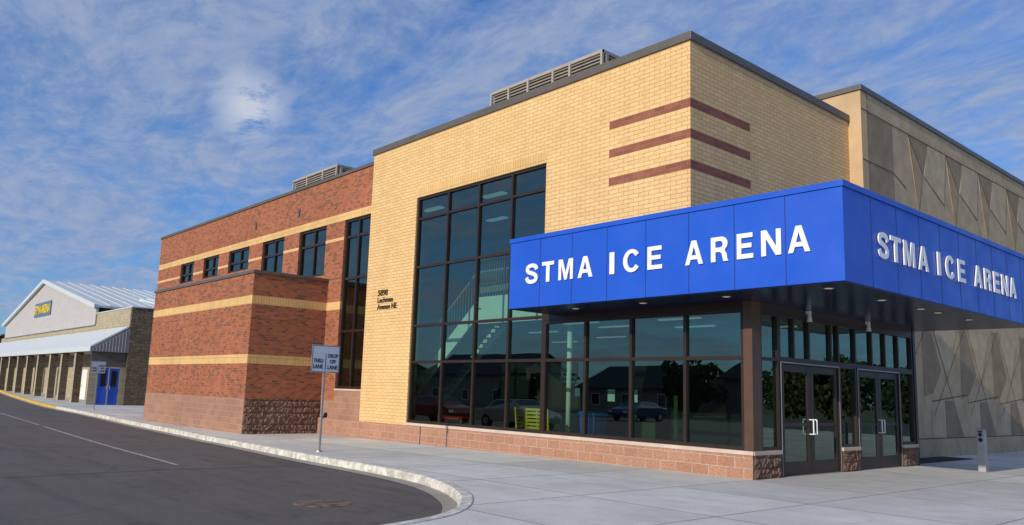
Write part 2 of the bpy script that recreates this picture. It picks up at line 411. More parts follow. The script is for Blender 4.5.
# kerb back line in the plan, west to east (read off the photograph on z = gz)
KERB = [(-170, 9.5), (-130, 7.0), (-100, 3.4), (-85, 1.5), (-72, .1), (-60, -.9), (-47, -1.75), (-38, -2.3), (-32, -2.75), (-27, -3.2), (-22, -3.55), (-18, -3.85),
        (-14, -4.15), (-11, -4.45), (-8.5, -4.7), (-6.5, -4.82), (-4.6, -5.0), (-3.3, -5.22), (-2.2, -5.55), (-1.4, -5.92), (-.75, -6.3), (-.15, -6.78), (.3, -7.25),
        (.62, -7.75), (.82, -8.3), (.95, -9.0), (1.02, -10.2), (1.05, -12), (1.08, -17), (1.12, -24)]
def offset_line(L, d):
    out = []
    for i, p in enumerate(L):
        a = Vector(L[max(0, i - 1)]); b = Vector(L[min(len(L) - 1, i + 1)]); t_ = (b - a).normalized()
        n = Vector((t_.y, -t_.x))       # towards the road (right of travel)
        out.append((p[0] + n.x * d, p[1] + n.y * d))
    return out
def refine(L, n=4):
    out = []
    for i in range(len(L) - 1):
        p0 = Vector(L[max(0, i - 1)]); p1 = Vector(L[i]); p2 = Vector(L[i + 1]); p3 = Vector(L[min(len(L) - 1, i + 2)])
        for k in range(n):
            s = k / n
            q = .5 * ((2 * p1) + (p2 - p0) * s + (2 * p0 - 5 * p1 + 4 * p2 - p3) * s * s + (3 * p1 - p0 - 3 * p2 + p3) * s ** 3)
            out.append((q.x, q.y))
    out.append(L[-1]); return out
KB = refine(KERB)
def ribbon(mb, A, B, za, zb, m=0):
    for i in range(len(A) - 1):
        mb.face([(A[i][0], A[i][1], gz(KB[i][0]) + za), (B[i][0], B[i][1], gz(KB[i][0]) + zb),
                 (B[i + 1][0], B[i + 1][1], gz(KB[i + 1][0]) + zb), (A[i + 1][0], A[i + 1][1], gz(KB[i + 1][0]) + za)], m)
# ---- ground
structure(MB().face([(-900, -900, -.9), (900, -900, -.9), (900, 900, -.9), (-900, 900, -.9)]).build('ground', 'grass'))
# ---- road (asphalt), strips following gz
mb = MB()
K3 = offset_line(KB, .40)
far = [(x, -62) for x, y in KB]
for i in range(len(KB) - 1):
    a, b = K3[i], K3[i + 1]
    za, zb = gz(a[0]) - .16, gz(b[0]) - .16
    if a[0] > .6 or b[0] - a[0] < .02: break
    last = b
    mb.face([(a[0], a[1], za), (a[0], -62, za), (b[0], -62, zb), (b[0], b[1], zb)])
mb.face([(last[0], last[1], -.16), (last[0], -62, -.16), (1.1, -62, -.16), (1.1, -24, -.16), (.58, -24, -.16)])
mb.face([(1.1, -62, -.16), (60, -62, -.16), (60, -24, -.16), (1.1, -24, -.16)])
mb.face([(1.15, 27, -.12), (70, 27, -.12), (70, 60, -.12), (1.15, 60, -.12)])  # unseen asphalt sheet, added to darken what the door glass reflects
structure(mb.build('road', 'asphalt', recalc=False))
# ---- pavement
mb = MB()
for i in range(len(KB) - 1):
    a, b = KB[i], KB[i + 1]
    mb.face([(a[0], a[1], gz(a[0])), (b[0], b[1], gz(b[0])), (b[0], 60, gz(b[0])), (a[0], 60, gz(a[0]))])
mb.face([(1.12, -24, 0), (60, -24, 0), (60, 27, 0), (1.12, 27, 0)])
structure(mb.build('pavement', 'pavement', recalc=False))
# ---- kerb and gutter
K1 = offset_line(KB, .02); K2 = offset_line(KB, .15); K2b = offset_line(KB, .19)
yel = [i for i, p in enumerate(KB) if p[0] < -45]
for nm, sel, mat in (('kerb', [i for i in range(len(KB)) if KB[i][0] >= -45.5], 'kerb'), ('yellow_kerb', [i for i in range(len(KB)) if KB[i][0] <= -45], 'yellow_paint')):
    mb = MB()
    for i in sel[:-1] if nm == 'kerb' else sel:
        def q(L, j, dz): return (L[j][0], L[j][1], gz(KB[j][0]) + dz)
        for A, B, za, zb in ((KB, KB, -.05, .012), (KB, K2, .012, .008), (K2, K2b, .008, -.03), (K2b, K2b, -.03, -.14)):
            if A is B: mb.face([q(A, i, za), q(A, i + 1, za), q(A, i + 1, zb), q(A, i, zb)])
            else: mb.face([q(A, i, za), q(B, i, zb), q(B, i + 1, zb), q(A, i + 1, za)])
    structure(mb.build(nm, mat, recalc=False))
mb = MB(); ribbon(mb, K2b, offset_line(KB, .42), -.13, -.150)
structure(mb.build('gutter', 'gutter', recalc=False))
# ---- painted lane line (with a gap), tar seam
def strip(mb, P, w, dz):
    for (x0, y0), (x1, y1) in zip(P, P[1:]):
        n = max(1, int(abs(x1 - x0) / 2)); 
        d = Vector((x1 - x0, y1 - y0)).normalized(); o = Vector((-d.y, d.x)) * w / 2
        for k in range(n):
            a = (x0 + (x1 - x0) * k / n, y0 + (y1 - y0) * k / n); b = (x0 + (x1 - x0) * (k + 1) / n, y0 + (y1 - y0) * (k + 1) / n)
            mb.face([(a[0] - o.x, a[1] - o.y, gz(a[0]) + dz), (b[0] - o.x, b[1] - o.y, gz(b[0]) + dz), (b[0] + o.x, b[1] + o.y, gz(b[0]) + dz), (a[0] + o.x, a[1] + o.y, gz(a[0]) + dz)])
for P in (((-25.3, -6.69), (-16.5, -7.2), (-8.85, -7.66)), ((-75, -4.9), (-45, -5.55), (-26.5, -6.6))):
    mb = MB(); strip(mb, P, .1, -.154); structure(mb.build('lane_marking', 'paint'))
for P in (((-7.62, -5.3), (-7.66, -6.4), (-7.9, -8.2), (-7.55, -11.1), (-7.2, -16)), ((-14.5, -5), (-15, -9), (-14.2, -15))):
    mb = MB(); strip(mb, P, .028, -.155); structure(mb.build('pavement_seam', 'tar'))

# ================================================================== ARENA
A = tag(empty('arena_building', (-8, 4, 0)), 'yellow and red brick ice arena with blue corner canopy and tall dark windows', 'building')
inv = A.location.copy()
class _P:  # children keep world placement
    pass
def part(mb, name, mat, parent=A, **k):
    o = mb.build(name, mat, **k); o.parent = parent
    root = parent
    while root.parent: root = root.parent
    if parent is root: o.matrix_parent_inverse = Matrix.Translation(-root.location)
    return o
bpy.context.view_layer.update()
XB = -1.42; YC = 7.44; XC = -1.05; RX0 = -35.5; YL = -14.35; ZT = 9.33
RY = .06                                       # the red wall stands a little behind the yellow face
# --- yellow brick: south face and east face
big = (-11.68, -5.9, .47, 7.42); low = (-5.9, XB, .47, 3.5)
soldier_holes = [(-11.68, -5.9, 7.42, 7.72)]
stripes_s = [(-3.75, XB, z, z + .2) for z in (6.41, 7.1, 7.8)]
mb = MB(S); mb.wall(YL, XB, .45, ZT, 0, [big, low] + soldier_holes + stripes_s, .3)
mb.T = E_(XB); mb.wall(0, YC, 3.46, ZT, 0, [(0, 2.35, z, z + .2) for z in (6.41, 7.1, 7.8)], .3)
mb.T = None; mb.face([(YL, 0, .45), (YL, .5, .45), (YL, .5, ZT), (YL, 0, ZT)])
part(mb, 'yellow_brick_wall', 'yellow', recalc=False)
mb = MB(S)
mb.face([(-11.68, .002, 7.42), (-5.9, .002, 7.42), (-5.9, .002, 7.72), (-11.68, .002, 7.72)])
mb.face([(-11.68, .002, 7.42), (-5.9, .002, 7.42), (-5.9, -.15, 7.42), (-11.68, -.15, 7.42)])
part(mb, 'soldier_course', 'yellow_soldier', recalc=False)
for z in (6.41, 7.1, 7.8):
    mb = MB(); mb.box((-3.75, -.003, z), (XB + .003, .29, z + .2)).box((XB - .29, .29, z), (XB + .003, 2.35, z + .2))
    part(mb, 'red_brick_stripe', 'red_band')
# coping of the yellow block
mb = MB(); mb.box((YL - .04, -.05, ZT), (XB + .05, .35, ZT + .2)).box((XB - .35, .35, ZT + .001), (XB + .05, YC - .004, ZT + .2)).box((YL - .04, .35, ZT + .002), (YL + .3, 7.4, ZT + .19))
part(mb, 'coping', 'cap', bevel=.01)
mb = MB(); mb.box((YL + .01, .4, 8.7), (XB - .36, 12, 8.9)); part(mb, 'roof', 'cap')
mb = MB(); mb.box((YL + .02, .32, 7.9), (YL + .3, 12, 9.3)).box((YL, 12, .0), (XB - .3, 12.3, 9.3)); part(mb, 'inner_wall', 'int_mid')
# base block plinth under glass and yellow brick, with sill
mb = MB(S); mb.wall(-17.08, 0, -.3, .45, .012, [], .25); mb.T = E_(0); 
for a, b in ((0, 1.02), (3.66, 4.52), (6.82, 7.62)): 
    mb.T = E_(0)
part(mb, 'block_base', 'base_block', recalc=False)
mb = MB(S); mb.box((-11.66, -.14, .452), (.022, .035, .53)); part(mb, 'sill', 'sill', bevel=.006)
def rough_face(T_, u0, u1, z0, z1, amp=.022, step=.05, bw=.4, bh=.2):
    # split rock face: a grid of facets pushed in and out, with a groove along each mortar line
    rnd = random.Random(int(u0 * 100) + 5); m_ = MB(T_)
    nu = max(2, int((u1 - u0) / step)); nz = max(2, int((z1 - z0) / step))
    g_ = []
    for j in range(nz + 1):
        z = z0 + (z1 - z0) * j / nz; row = []
        for i in range(nu + 1):
            u = u0 + (u1 - u0) * i / nu
            r_ = int((z + 10) / bh); uu = u + (bw / 2 if r_ % 2 else 0)
            edge = min((z + 10) % bh, bh - (z + 10) % bh) < .02 or min(uu % bw, bw - uu % bw) < .02
            d = rnd.uniform(0, amp * 2) - (amp if edge else 0)
            if i in (0, nu): d = 0
            row.append(m_.vid((u, d, z)))
        g_.append(row)
    for j in range(nz):
        for i in range(nu): m_.f.append([g_[j][i], g_[j][i + 1], g_[j + 1][i + 1], g_[j + 1][i]]); m_.mi.append(0)
    return m_
def pier(u0, u1):
    mb = MB(); mb.box((-.25, u0, -.3), (.010, u1, .45)); o = part(mb, 'stone_pier', 'rock_dark')
    part(rough_face(E_(.013), u0, u1, -.05, .45), 'rock_face', 'rock_dark', o, recalc=False)
    mb = MB(); mb.box((-.24, u0 + (.035 if u0 < .01 else -.01), .452), (.035, u1 + .01, .53)); part(mb, 'sill', 'sill', o, bevel=.006)
for a, b in ((.014, 1.02), (3.62, 4.44), (6.78, 7.62)): pier(a, b)
# narrow black upright strip on the base
mb = MB(S); mb.box((-10.93, .008, -.3), (-10.9, .016, .45)); part(mb, 'dark_base_strip', 'black')

# --- windows
def grid_window(T, u0, u1, z0, z1, us, zs, name='window', fw=.06, depth=.11, inset=.05, mat='frame', glass_='glass'):
    """frame with mullions at us, bars at zs; outward distance of the frame face = -inset"""
    mb = MB(T); d0, d1 = -inset - depth, -inset
    mb.box((u0, d0, z0), (u0 + fw, d1, z1)); mb.box((u1 - fw, d0, z0), (u1, d1, z1))
    mb.box((u0 + fw, d0, z0), (u1 - fw, d1 - .002, z0 + fw)); mb.box((u0 + fw, d0, z1 - fw), (u1 - fw, d1 - .002, z1))
    for u in us: mb.box((u - fw / 2, d0, z0 + fw), (u + fw / 2, d1 - .001, z1 - fw))
    cu = [u0 + fw] + sorted(us) + [u1 - fw]
    for z in zs:
        for a, b in zip(cu, cu[1:]):
            mb.box((a + (fw / 2 if a in us else 0), d0 + .01, z - fw / 2), (b - (fw / 2 if b in us else 0), d1 - .006, z + fw / 2))
    o = part(mb, name, mat)
    mb = MB(T)
    d = -inset - depth * .55
    for a, b in zip(cu, cu[1:]):
        zz = [z0 + fw] + sorted(zs) + [z1 - fw]
        for c, e in zip(zz, zz[1:]):
            mb.face([(a, d, c), (b, d, c), (b, d, e), (a, d, e)])
    part(mb, 'glass', glass_, o, recalc=False)
    return o
bu = [-10.13, -8.69, -7.27]
grid_window(S, big[0], big[1], .53, big[3], bu, [2.33, 3.42, 5.22, 6.74], 'tall_window', .075)
grid_window(S, -5.9, -.2, .53, 3.31, [-4.49, -3.09, -1.62], [2.33], 'storefront_window', .075)
# corner post (brown metal) and head band
mb = MB(); mb.box((-.2, .025, .53), (-.002, .3, 3.438)).box((-.03, .3, .53), (-.002, .34, 3.438)); part(mb, 'corner_post', 'frame_brown')
mb = MB(); mb.box((XB, .03, 3.5), (-.02, .2, 3.52)); part(mb, 'head_flashing', 'frame')
mb = MB(S); mb.box((-5.9, -.18, 3.312), (-.2, -.035, 3.52)); part(mb, 'head_rail', 'frame')
# east glazing
T = E_(0)
grid_window(T, .34, 1.05, .53, 3.27, [], [2.33], 'side_window', .06, inset=.02)
grid_window(T, 3.62, 4.44, .53, 2.34, [], [], 'side_window', .06, inset=.02)
grid_window(T, 6.76, 7.6, .53, 2.34, [], [], 'side_window', .06, inset=.02)
grid_window(T, 1.05, 7.6, 2.34, 3.27, [1.66, 2.3, 3.28, 3.62, 4.44, 5.3, 6.02, 6.76], [], 'transom_window', .06, inset=.02)
mb = MB(T); mb.box((0.34, -.2, 3.272), (7.6, -.015, 3.44)); part(mb, 'head_rail', 'frame')
# doors
def door_pair(y0, y1):
    mb = MB(T)   # door frame with worn bright edge
    mb.box((y0, -.14, .0), (y0 + .05, -.015, 2.34)); mb.box((y1 - .05, -.14, 0), (y1, -.015, 2.34)); mb.box((y0 + .05, -.14, 2.26), (y1 - .05, -.017, 2.34))
    fr = part(mb, 'door_frame', 'frame')
    mb = MB(T); mb.box((y0 + .012, -.014, .02), (y0 + .03, -.008, 2.3)).box((y1 - .03, -.014, .02), (y1 - .012, -.008, 2.3)).box((y0 + .03, -.016, 2.28), (y1 - .03, -.009, 2.3))
    part(mb, 'trim', 'metal_grey', fr)
    ym = (y0 + y1) / 2
    for a, b, hs in ((y0 + .055, ym - .006, 1), (ym + .006, y1 - .055, -1)):
        mb = MB(T); st = .13
        mb.box((a, -.1, .012), (a + st, -.045, 2.25)); mb.box((b - st, -.1, .012), (b, -.045, 2.25))
        mb.box((a + st, -.1, .012), (b - st, -.047, .28)); mb.box((a + st, -.1, 2.11), (b - st, -.047, 2.25))
        mb.box((a + st, -.1, 1.0), (b - st, -.052, 1.06))
        d = part(mb, 'door', 'frame')
        mb = MB(T)
        mb.face([(a + st, -.07, .28), (b - st, -.07, .28), (b - st, -.07, 2.11), (a + st, -.07, 2.11)])
        part(mb, 'glass', 'glass', d, recalc=False)
        mb = MB(T); u = (b - .065) if hs == 1 else (a + .065)
        e = .055 if hs == 1 else -.055
        mb.cyl((u, .045, .83), (u, .045, 1.13), .014); mb.cyl((u, .045, .83), (u - e * 0, -.045, .83), .012); mb.cyl((u, .045, 1.13), (u, -.045, 1.13), .012)
        part(mb, 'door_handle', 'white', d)
    mb = MB(T); mb.box((y0, -.2, -.02), (y1, .01, .01)); part(mb, 'threshold', 'metal_grey', fr)
door_pair(1.08, 3.6); door_pair(4.46, 6.75)
# end wall of the glazed box
mb = MB(); mb.box((-.98, 7.62, -.2), (.0, 7.75, 3.44)).box((-1.42, 7.3, -.2), (-.3, 7.43, 3.4)); part(mb, 'end_wall', 'frame')
# security camera dome and wall sensor above the doors
for yy in (2.2, 5.0):
    mb = MB(); mb.cyl((.05, yy, 3.36), (.05, yy, 3.2), .035, .06, 12).box((-.02, yy - .03, 3.36), (.08, yy + .03, 3.43)); part(mb, 'security_camera', 'white')

# --- canopy
C0, C1 = (-5.57, 2.6), (-1.43, 8.3); ZS, ZC = 3.44, 5.13
def canopy_ring(mb, o, z0, z1):
    # L-shaped plan in front of the yellow block and east of it
    poly = [(-5.57 - o, -1.43 - o), (2.6 + o, -1.43 - o), (2.6 + o, 8.3 + o), (XC + .004, 8.3 + o), (XC + .004, YC - .01), (XB + .004, YC - .01), (XB + .004, -.004), (-5.57 - o, -.004)]
    mb.prism(poly, 2, z0, z1)
mb = MB(); canopy_ring(mb, 0, ZS + .02, ZC - .11); can = part(mb, 'canopy', 'blue')
mb = MB(); canopy_ring(mb, .025, ZC - .1, ZC); part(mb, 'canopy_edge_trim', 'blue', can)
mb = MB(); canopy_ring(mb, -.06, ZC - .115, ZC - .095); part(mb, 'shadow_gap', 'joint', can)
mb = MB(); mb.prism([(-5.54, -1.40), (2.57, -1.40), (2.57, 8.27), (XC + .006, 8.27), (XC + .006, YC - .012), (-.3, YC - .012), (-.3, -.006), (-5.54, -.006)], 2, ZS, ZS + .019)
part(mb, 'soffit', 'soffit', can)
for x in (-4.54, -3.53, -2.51, -1.48, -.44, .56, 1.57): part(MB().box((x - .006, -1.4335, ZS + .02), (x + .006, -1.42, ZC - .115)), 'panel_joint', 'joint', can)
for y in (-.42, .6, 1.6, 2.58, 3.56, 4.54, 5.5, 6.46, 7.4): part(MB().box((2.59, y - .006, ZS + .02), (2.6035, y + .006, ZC - .115)), 'panel_joint', 'joint', can)
for x, y in ((-3.98, -.82), (-2.02, -.84), (-.02, -.82), (2.03, -.85), (2.03, 1.2), (2.03, 3.0), (2.03, 3.87), (2.03, 5.64)):
    mb = MB(); mb.cyl((x, y, ZS - .008), (x, y, ZS + .001), .1, .1, 20); l = part(mb, 'downlight', 'cap', can)
    mb = MB(); mb.cyl((x, y, ZS - .012), (x, y, ZS - .0081), .07, .07, 20); part(mb, 'downlight', 'downlight', can)
LET = [('S', -4.99, -4.58, -.22, .18), ('T', -4.44, -4.06, .27, .70), ('M', -3.91, -3.47, .81, 1.29), ('A', -3.32, -2.89, 1.46, 1.91), ('I', -2.41, -2.28, 2.36, 2.5), ('C', -2.04, -1.61, 2.76, 3.2),
       ('E', -1.41, -1.05, 3.41, 3.79), ('A', -.50, -.10, 4.30, 4.74), ('R', .08, .45, 4.89, 5.30), ('E', .63, .96, 5.46, 5.83), ('N', 1.12, 1.50, 5.97, 6.40), ('A', 1.63, 2.03, 6.50, 6.93)]
for ch, a, b, c_, d_ in LET:
    for T_, lo_, hi_ in ((S_(-1.43), a, b), (E_(2.6), c_, d_)):
        mb = MB(T_); put_glyph(mb, ch, lo_, hi_, 4.0, 4.46, .012, .034)
        part(mb, 'letter', 'white', can)

# --- red wall
SL = (-16.15, -14.5, 1.45, 7.36)
wins = [(-32.2, -30.45, 6.36, 7.36), (-29.2, -27.4, 6.36, 7.36), (-26.26, -24.12, 6.36, 7.36), (-22.82, -20.85, 5.5, 7.36), (-19.56, -17.46, 5.5, 7.36)]
T = S_(RY)
mb = MB(T); mb.wall(RX0, YL, 1.05, 9.03, 0, wins + [(SL[0], YL, -1, 7.36)] + [(RX0, YL, 7.36, 7.63)] + [(-17.1, YL, 4.18, 4.47)] , .3)
mb.T = None
mb.face([(RX0, RY, -.3), (RX0, RY + 20, -.3), (RX0, RY + 20, 9.03), (RX0, RY, 9.03)])
part(mb, 'red_brick_wall', 'red', recalc=False)
mb = MB(T); mb.face([(RX0 - .003, .003, 7.36), (YL, .003, 7.36), (YL, .003, 7.63), (RX0 - .003, .003, 7.63)])
mb.face([(RX0 - .003, .003, 7.36), (YL, .003, 7.36), (YL, -.2, 7.36), (RX0 - .003, -.2, 7.36)])
mb.face([(-17.1, .003, 4.18), (SL[0], .003, 4.18), (SL[0], .003, 4.47), (-17.1, .003, 4.47)])
mb.face([(SL[0], .003, 4.18), (SL[0], -.2, 4.18), (SL[0], -.2, 4.47), (SL[0], .003, 4.47)])
part(mb, 'yellow_brick_band', 'yellow_soldier', recalc=False)
xs = [RX0] + [v for w in wins for v in (w[0], w[1])] + [SL[0]]
for a, b in zip(xs[::2], xs[1::2]): part(MB(T).box((a + .001, -.05, 6.66), (b - .001, .006, 6.76)), 'thin_band', 'yellow')
mb = MB(T); mb.wall(-17.1, SL[0], -.3, 1.05, .0, [], .2); mb.wall(SL[0], YL, -.3, 1.4, .002, [], .2); part(mb, 'block_panel', 'block', recalc=False)
mb = MB(T); mb.box((SL[0], -.14, 1.4), (YL - .002, .03, 1.46)); part(mb, 'sill', 'sill')
mb = MB(); mb.box((RX0 - .05, RY - .05, 9.03), (YL - .045, RY + .35, 9.15)).box((RX0 - .05, RY + .35, 9.031), (RX0 + .3, RY + 20, 9.15)); part(mb, 'coping', 'cap', bevel=.01)
mb = MB(); mb.box((RX0 + .1, .5, 8.3), (YL, 18, 8.5)); part(mb, 'roof', 'cap')
for w in wins:
    grid_window(T, *w, [(w[0] + w[1]) / 2 + .05], [6.78 if w[2] > 6 else 6.73], 'window', .09, inset=.07)
grid_window(T, SL[0], YL - .01, 1.46, 7.36, [-15.3], [3.42, 5.25, 6.73], 'slit_window', .09, inset=.07)
for x_ in (-19.7, -23.6):
    part(MB(T).box((x_ - .06, -.05, 8.0), (x_ + .06, .04, 8.3)), 'overflow_scupper', 'cap')
# hose bib on the wall
mb = MB(T); mb.cyl((-16.62, .0, .55), (-16.62, .06, .55), .09, .08, 12).cyl((-16.62, .05, .55), (-16.62, .14, .45), .03); part(mb, 'hose_bib', 'black')
# address
mb = MB(S)
put_text(mb, '5898', -13.62, -13.05, 4.46, 4.66, .0, .02, .02)
put_text(mb, 'Lachman', -13.62, -12.72, 4.24, 4.41, .0, .02, .02)
put_text(mb, 'Avenue NE', -13.62, -12.5, 4.02, 4.19, .0, .02, .02)
part(mb, 'address_lettering', 'dark_letters')
# --- projecting red block
BX0, BX1, BY = -26.9, -17.08, -2.71
mb = MB()
mb.T = S_(BY); mb.wall(BX0, BX1, 1.05, 5.22, 0, [(BX0, BX1, 4.18, 4.47), (BX0, BX1, 2.2, 2.5)], .3)
mb.T = E_(BX1); mb.wall(BY, RY, 1.05, 5.22, 0, [(BY, RY, 4.18, 4.47), (BY, RY, 2.2, 2.5)], .3)
mb.T = None; mb.face([(BX0, BY, -.3), (BX0, RY, -.3), (BX0, RY, 5.22), (BX0, BY, 5.22)])
part(mb, 'lower_brick_block', 'red', recalc=False)
for z0, z1 in ((4.18, 4.47), (2.2, 2.5)):
    mb = MB(); mb.box((BX0 - .003, BY - .003, z0), (BX1 - .29, BY + .2, z1)).box((BX1 - .29, BY - .003, z0), (BX1 + .003, RY - .001, z1))
    part(mb, 'yellow_brick_band', 'yellow_soldier')
mb = MB(); mb.T = S_(BY); mb.wall(BX0, BX1, -.3, 1.05, .006, [], .3); part(mb, 'block_base', 'block', recalc=False)
mb = MB(); mb.T = E_(BX1); mb.wall(BY - .006, RY, -.3, 1.05, -.01, [], .25); part(mb, 'block_base', 'rock_dark', recalc=False)
part(rough_face(E_(BX1 + .004), BY - .006, RY, -.15, 1.05, .025), 'rock_face', 'rock_dark', recalc=False)
mb = MB(); mb.box((BX0 - .05, BY - .05, 5.22), (BX1 + .05, RY - .002, 5.33)); part(mb, 'coping', 'cap', bevel=.01)
mb = MB(S_(RY)); mb.box((RX0, 0, 5.22), (BX0 - .05, .04, 5.33)); part(mb, 'ledge', 'cap')

# --- louvred roof screens
def roof_screen(x0, x1, y0, z0, z1, ydep, posts):
    mb = MB(); mb.box((x0, y0, z1 - .09), (x1 + .03, y0 + .08, z1)).box((x1 - .05, y0 + .08, z1 - .09), (x1 + .03, y0 + ydep, z1)).box((x0, y0 + ydep - .08, z1 - .09), (x1 + .03, y0 + ydep, z1 - .01)).box((x0, y0 + .08, z1 - .09), (x0 + .08, y0 + ydep - .08, z1 - .01))
    rs = part(mb, 'roof_screen', 'screen')
    for p in posts:
        m2 = MB(); m2.box((p, y0 - .01, z0), (p + .08, y0 + .07, z1 - .002)); part(m2, 'post', 'screen', rs)
    m2 = MB(); m2.box((x1 - .02, y0 + .15, z0), (x1 + .04, y0 + .25, z1 - .1)).box((x1 - .02, y0 + ydep / 2, z0), (x1 + .04, y0 + ydep / 2 + .08, z1 - .1)); part(m2, 'post', 'screen', rs)
    m2 = MB(); z = z0
    while z < z1 - .12:
        m2.prism([(y0 + .02, z), (y0 + .03, z - .01), (y0 + .11, z + .07), (y0 + .10, z + .08)], 0, x0 + .02, x1 - .03)
        m2.prism([(x1 - .03, z), (x1 - .02, z - .01), (x1 - .10, z + .07), (x1 - .11, z + .08)], 1, y0 + .11, y0 + ydep)
        z += .10
    part(m2, 'louvre', 'screen', rs)
    m2 = MB(); m2.box((x0 + .09, y0 + .115, z0), (x1 - .12, y0 + ydep - .1, z1 - .03)); part(m2, 'backing', 'screen', rs)
def sx(px, xa, pa, xb, pb): return xa + (px - pa) * (xb - xa) / (pb - pa)
roof_screen(-10.7, -5.85, 2.0, 9.2, 11.15, 3.6, [-10.7, -9.85, -8.95, -7.85, -7.15, -5.9])
roof_screen(-24.5, -20.55, 2.0, 8.9, 10.70, 3.6, [-24.5, -23.2, -21.8, -20.63])

# --- precast concrete wing with the diamond pattern
mb = MB(); mb.box((-14, YC, 8.95), (XC, 90, 10.19)).box((-1.6, YC, -.3), (XC, 90, 8.949)); cw = part(mb, 'concrete_wall', 'conc_warm')
mb = MB(); mb.box((XC - .35, YC - .05, 10.19), (XC + .05, 90, 10.35)).box((-14, YC - .05, 10.191), (XC - .35, YC + .35, 10.35)); part(mb, 'coping', 'cap', cw, bevel=.01)
def conc(name, c): 
    m = plain(name, c, .85, var=.08, vscale=2.5, bump=.4); return m
cm = {k: conc('concrete_' + k, v) for k, v in (('pale', (.51, .405, .26)), ('mid', (.48, .365, .225)), ('dark', (.30, .225, .14)), ('brown', (.42, .30, .165)))}
gr = MB(E_(XC))
def poly(k, pts, d):
    part(MB().prism([(p[0], p[1]) for p in pts], 0, XC + .0005, XC + d), 'wall_panel', cm[k], cw)
def groove(a, b, w=.03):
    a = Vector(a); b = Vector(b); n = (b - a).normalized(); n = Vector((-n.y, n.x)) * w / 2
    gr.face([(a.x - n.x, .0165, a.y - n.y), (b.x - n.x, .0165, b.y - n.y), (b.x + n.x, .0165, b.y + n.y), (a.x + n.x, .0165, a.y + n.y)])
poly('mid', [(YC + .3, .55), (90, .55), (90, 10.19), (YC + .3, 10.19)], .002)
poly('mid', [(YC, -.3), (90, -.3), (90, .55), (YC, .55)], .003)
poly('dark', [(YC + .42, 8.2), (9.4, 8.2), (9.4, 9.63), (YC + .42, 9.63)], .004)
poly('dark', [(YC + .42, .57), (9.4, .57), (9.4, 8.17), (YC + .42, 8.17)], .004)
groove((YC, 9.65), (90, 9.65)); groove((YC, .55), (90, .55), .02); groove((YC + .38, -.2), (YC + .38, 10.19), .02)
groove((YC, 8.19), (9.4, 8.19)); groove((9.4, 8.19), (10.26, 7.88)); groove((9.4, .55), (9.4, 9.65), .015)
P = 2.93
for k in range(-1, 11):
    y = 10.54 + P * k; lo = 9.42
    def cl(pts): return [(max(lo, a), b) for a, b in pts]
    if y > 9:
        poly('dark', [(y, 9.63), (y + .98, 8.56), (y + 1.5, 9.63)][:3], .008)
        groove((y, 9.63), (y + 1.03, 8.55), .015); groove((y + 1.03, 8.55), (y + 1.5, 9.63), .012)
        poly('pale', [(y + 1.5, 9.63), (y + 1.06, 8.5), (y + 2.6, 7.9), (y + 2.9, 9.63)], .014)
        groove((y + 1.03, 8.55), (y + 2.6, 7.9), .035); groove((y + 1.03, 8.55), (y + .55, 7.2), .012); groove((y + 2.6, 7.9), (y + 2.93, 9.63), .012)
        groove((y + .1, 9.6), (y + .55, 7.2), .012); poly('brown', [(y + .02, 9.55), (y + .9, 8.6), (y + .56, 7.3)], .014)
        groove((y + 2.6, 7.9), (y + 3.1, 6.4), .012); groove((y + .55, 7.2), (y + 2.2, 5.6), .02)
    a = 11.5 + P * k   # lower field, apex of the dark diamond at the canopy line
    if a > 9.5:
        poly('dark', cl([(a - .55, 4.1), (a - .05, 4.1), (a + .75, 2.55), (a + .05, 1.88), (a - .6, 1.75)]), .005)
        groove((a, 4.15), (a + 2.27, .56), .022); groove((a, 4.1), (max(9.42, a - 2.9), 1.2 + max(0, 9.42 - a + 2.9) * 1.0), .018)
        groove((max(lo, a - .62), 4.1), (max(lo, a - .62), 1.75), .012)
        groove((a - .1, 1.63), (a + 2.75, 1.88), .022); groove((a + 2.75, 1.88), (a + 2.83, 1.63), .02)
        poly('dark', [(a + .95, .57), (a + 2.2, .57), (a + 1.55, 1.68), (a + .95, 1.66)], .008)
        poly('pale', [(a - .1, .57), (a + .93, .57), (a + .93, 1.65), (a - .1, 1.6)], .008)
        poly('pale', [(a + .2, 3.9), (a + 2.1, 3.9), (a + 1.15, 2.4)], .014)
        groove((a + .94, .57), (a + .94, 1.66), .012)
part(gr, 'groove', 'groove', cw, recalc=False)

# --- interior seen through the glass
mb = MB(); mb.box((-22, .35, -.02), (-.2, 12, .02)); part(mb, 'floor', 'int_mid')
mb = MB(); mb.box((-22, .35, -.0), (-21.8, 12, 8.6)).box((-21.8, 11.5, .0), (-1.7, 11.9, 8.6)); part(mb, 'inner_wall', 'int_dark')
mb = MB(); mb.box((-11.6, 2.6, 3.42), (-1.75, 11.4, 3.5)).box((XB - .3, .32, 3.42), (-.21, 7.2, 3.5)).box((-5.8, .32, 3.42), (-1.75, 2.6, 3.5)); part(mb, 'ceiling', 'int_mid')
mb = MB(); mb.box((-9.95, 1.2, 3.50), (-5.95, 1.3, 4.30)); bal = part(mb, 'balcony_front', 'int_white')
mb = MB(); mb.box((-9.95, 1.3, 3.5), (-5.95, 2.6, 3.6)); part(mb, 'landing', 'int_mid', bal)
mb = MB(); mb.box((-9.95, 1.22, 5.05), (-5.95, 1.26, 5.10))
for i in range(34): mb.box((-9.95 + i * .12, 1.232, 4.15), (-9.93 + i * .12, 1.248, 5.05))
part(mb, 'railing', 'metal_grey', bal)
st = part(MB().prism([(-13.2, 1.0), (-13.2, 1.5), (-9.95, 4.15), (-9.95, 3.6)], 1, 1.1, 1.18), 'staircase', 'int_white')
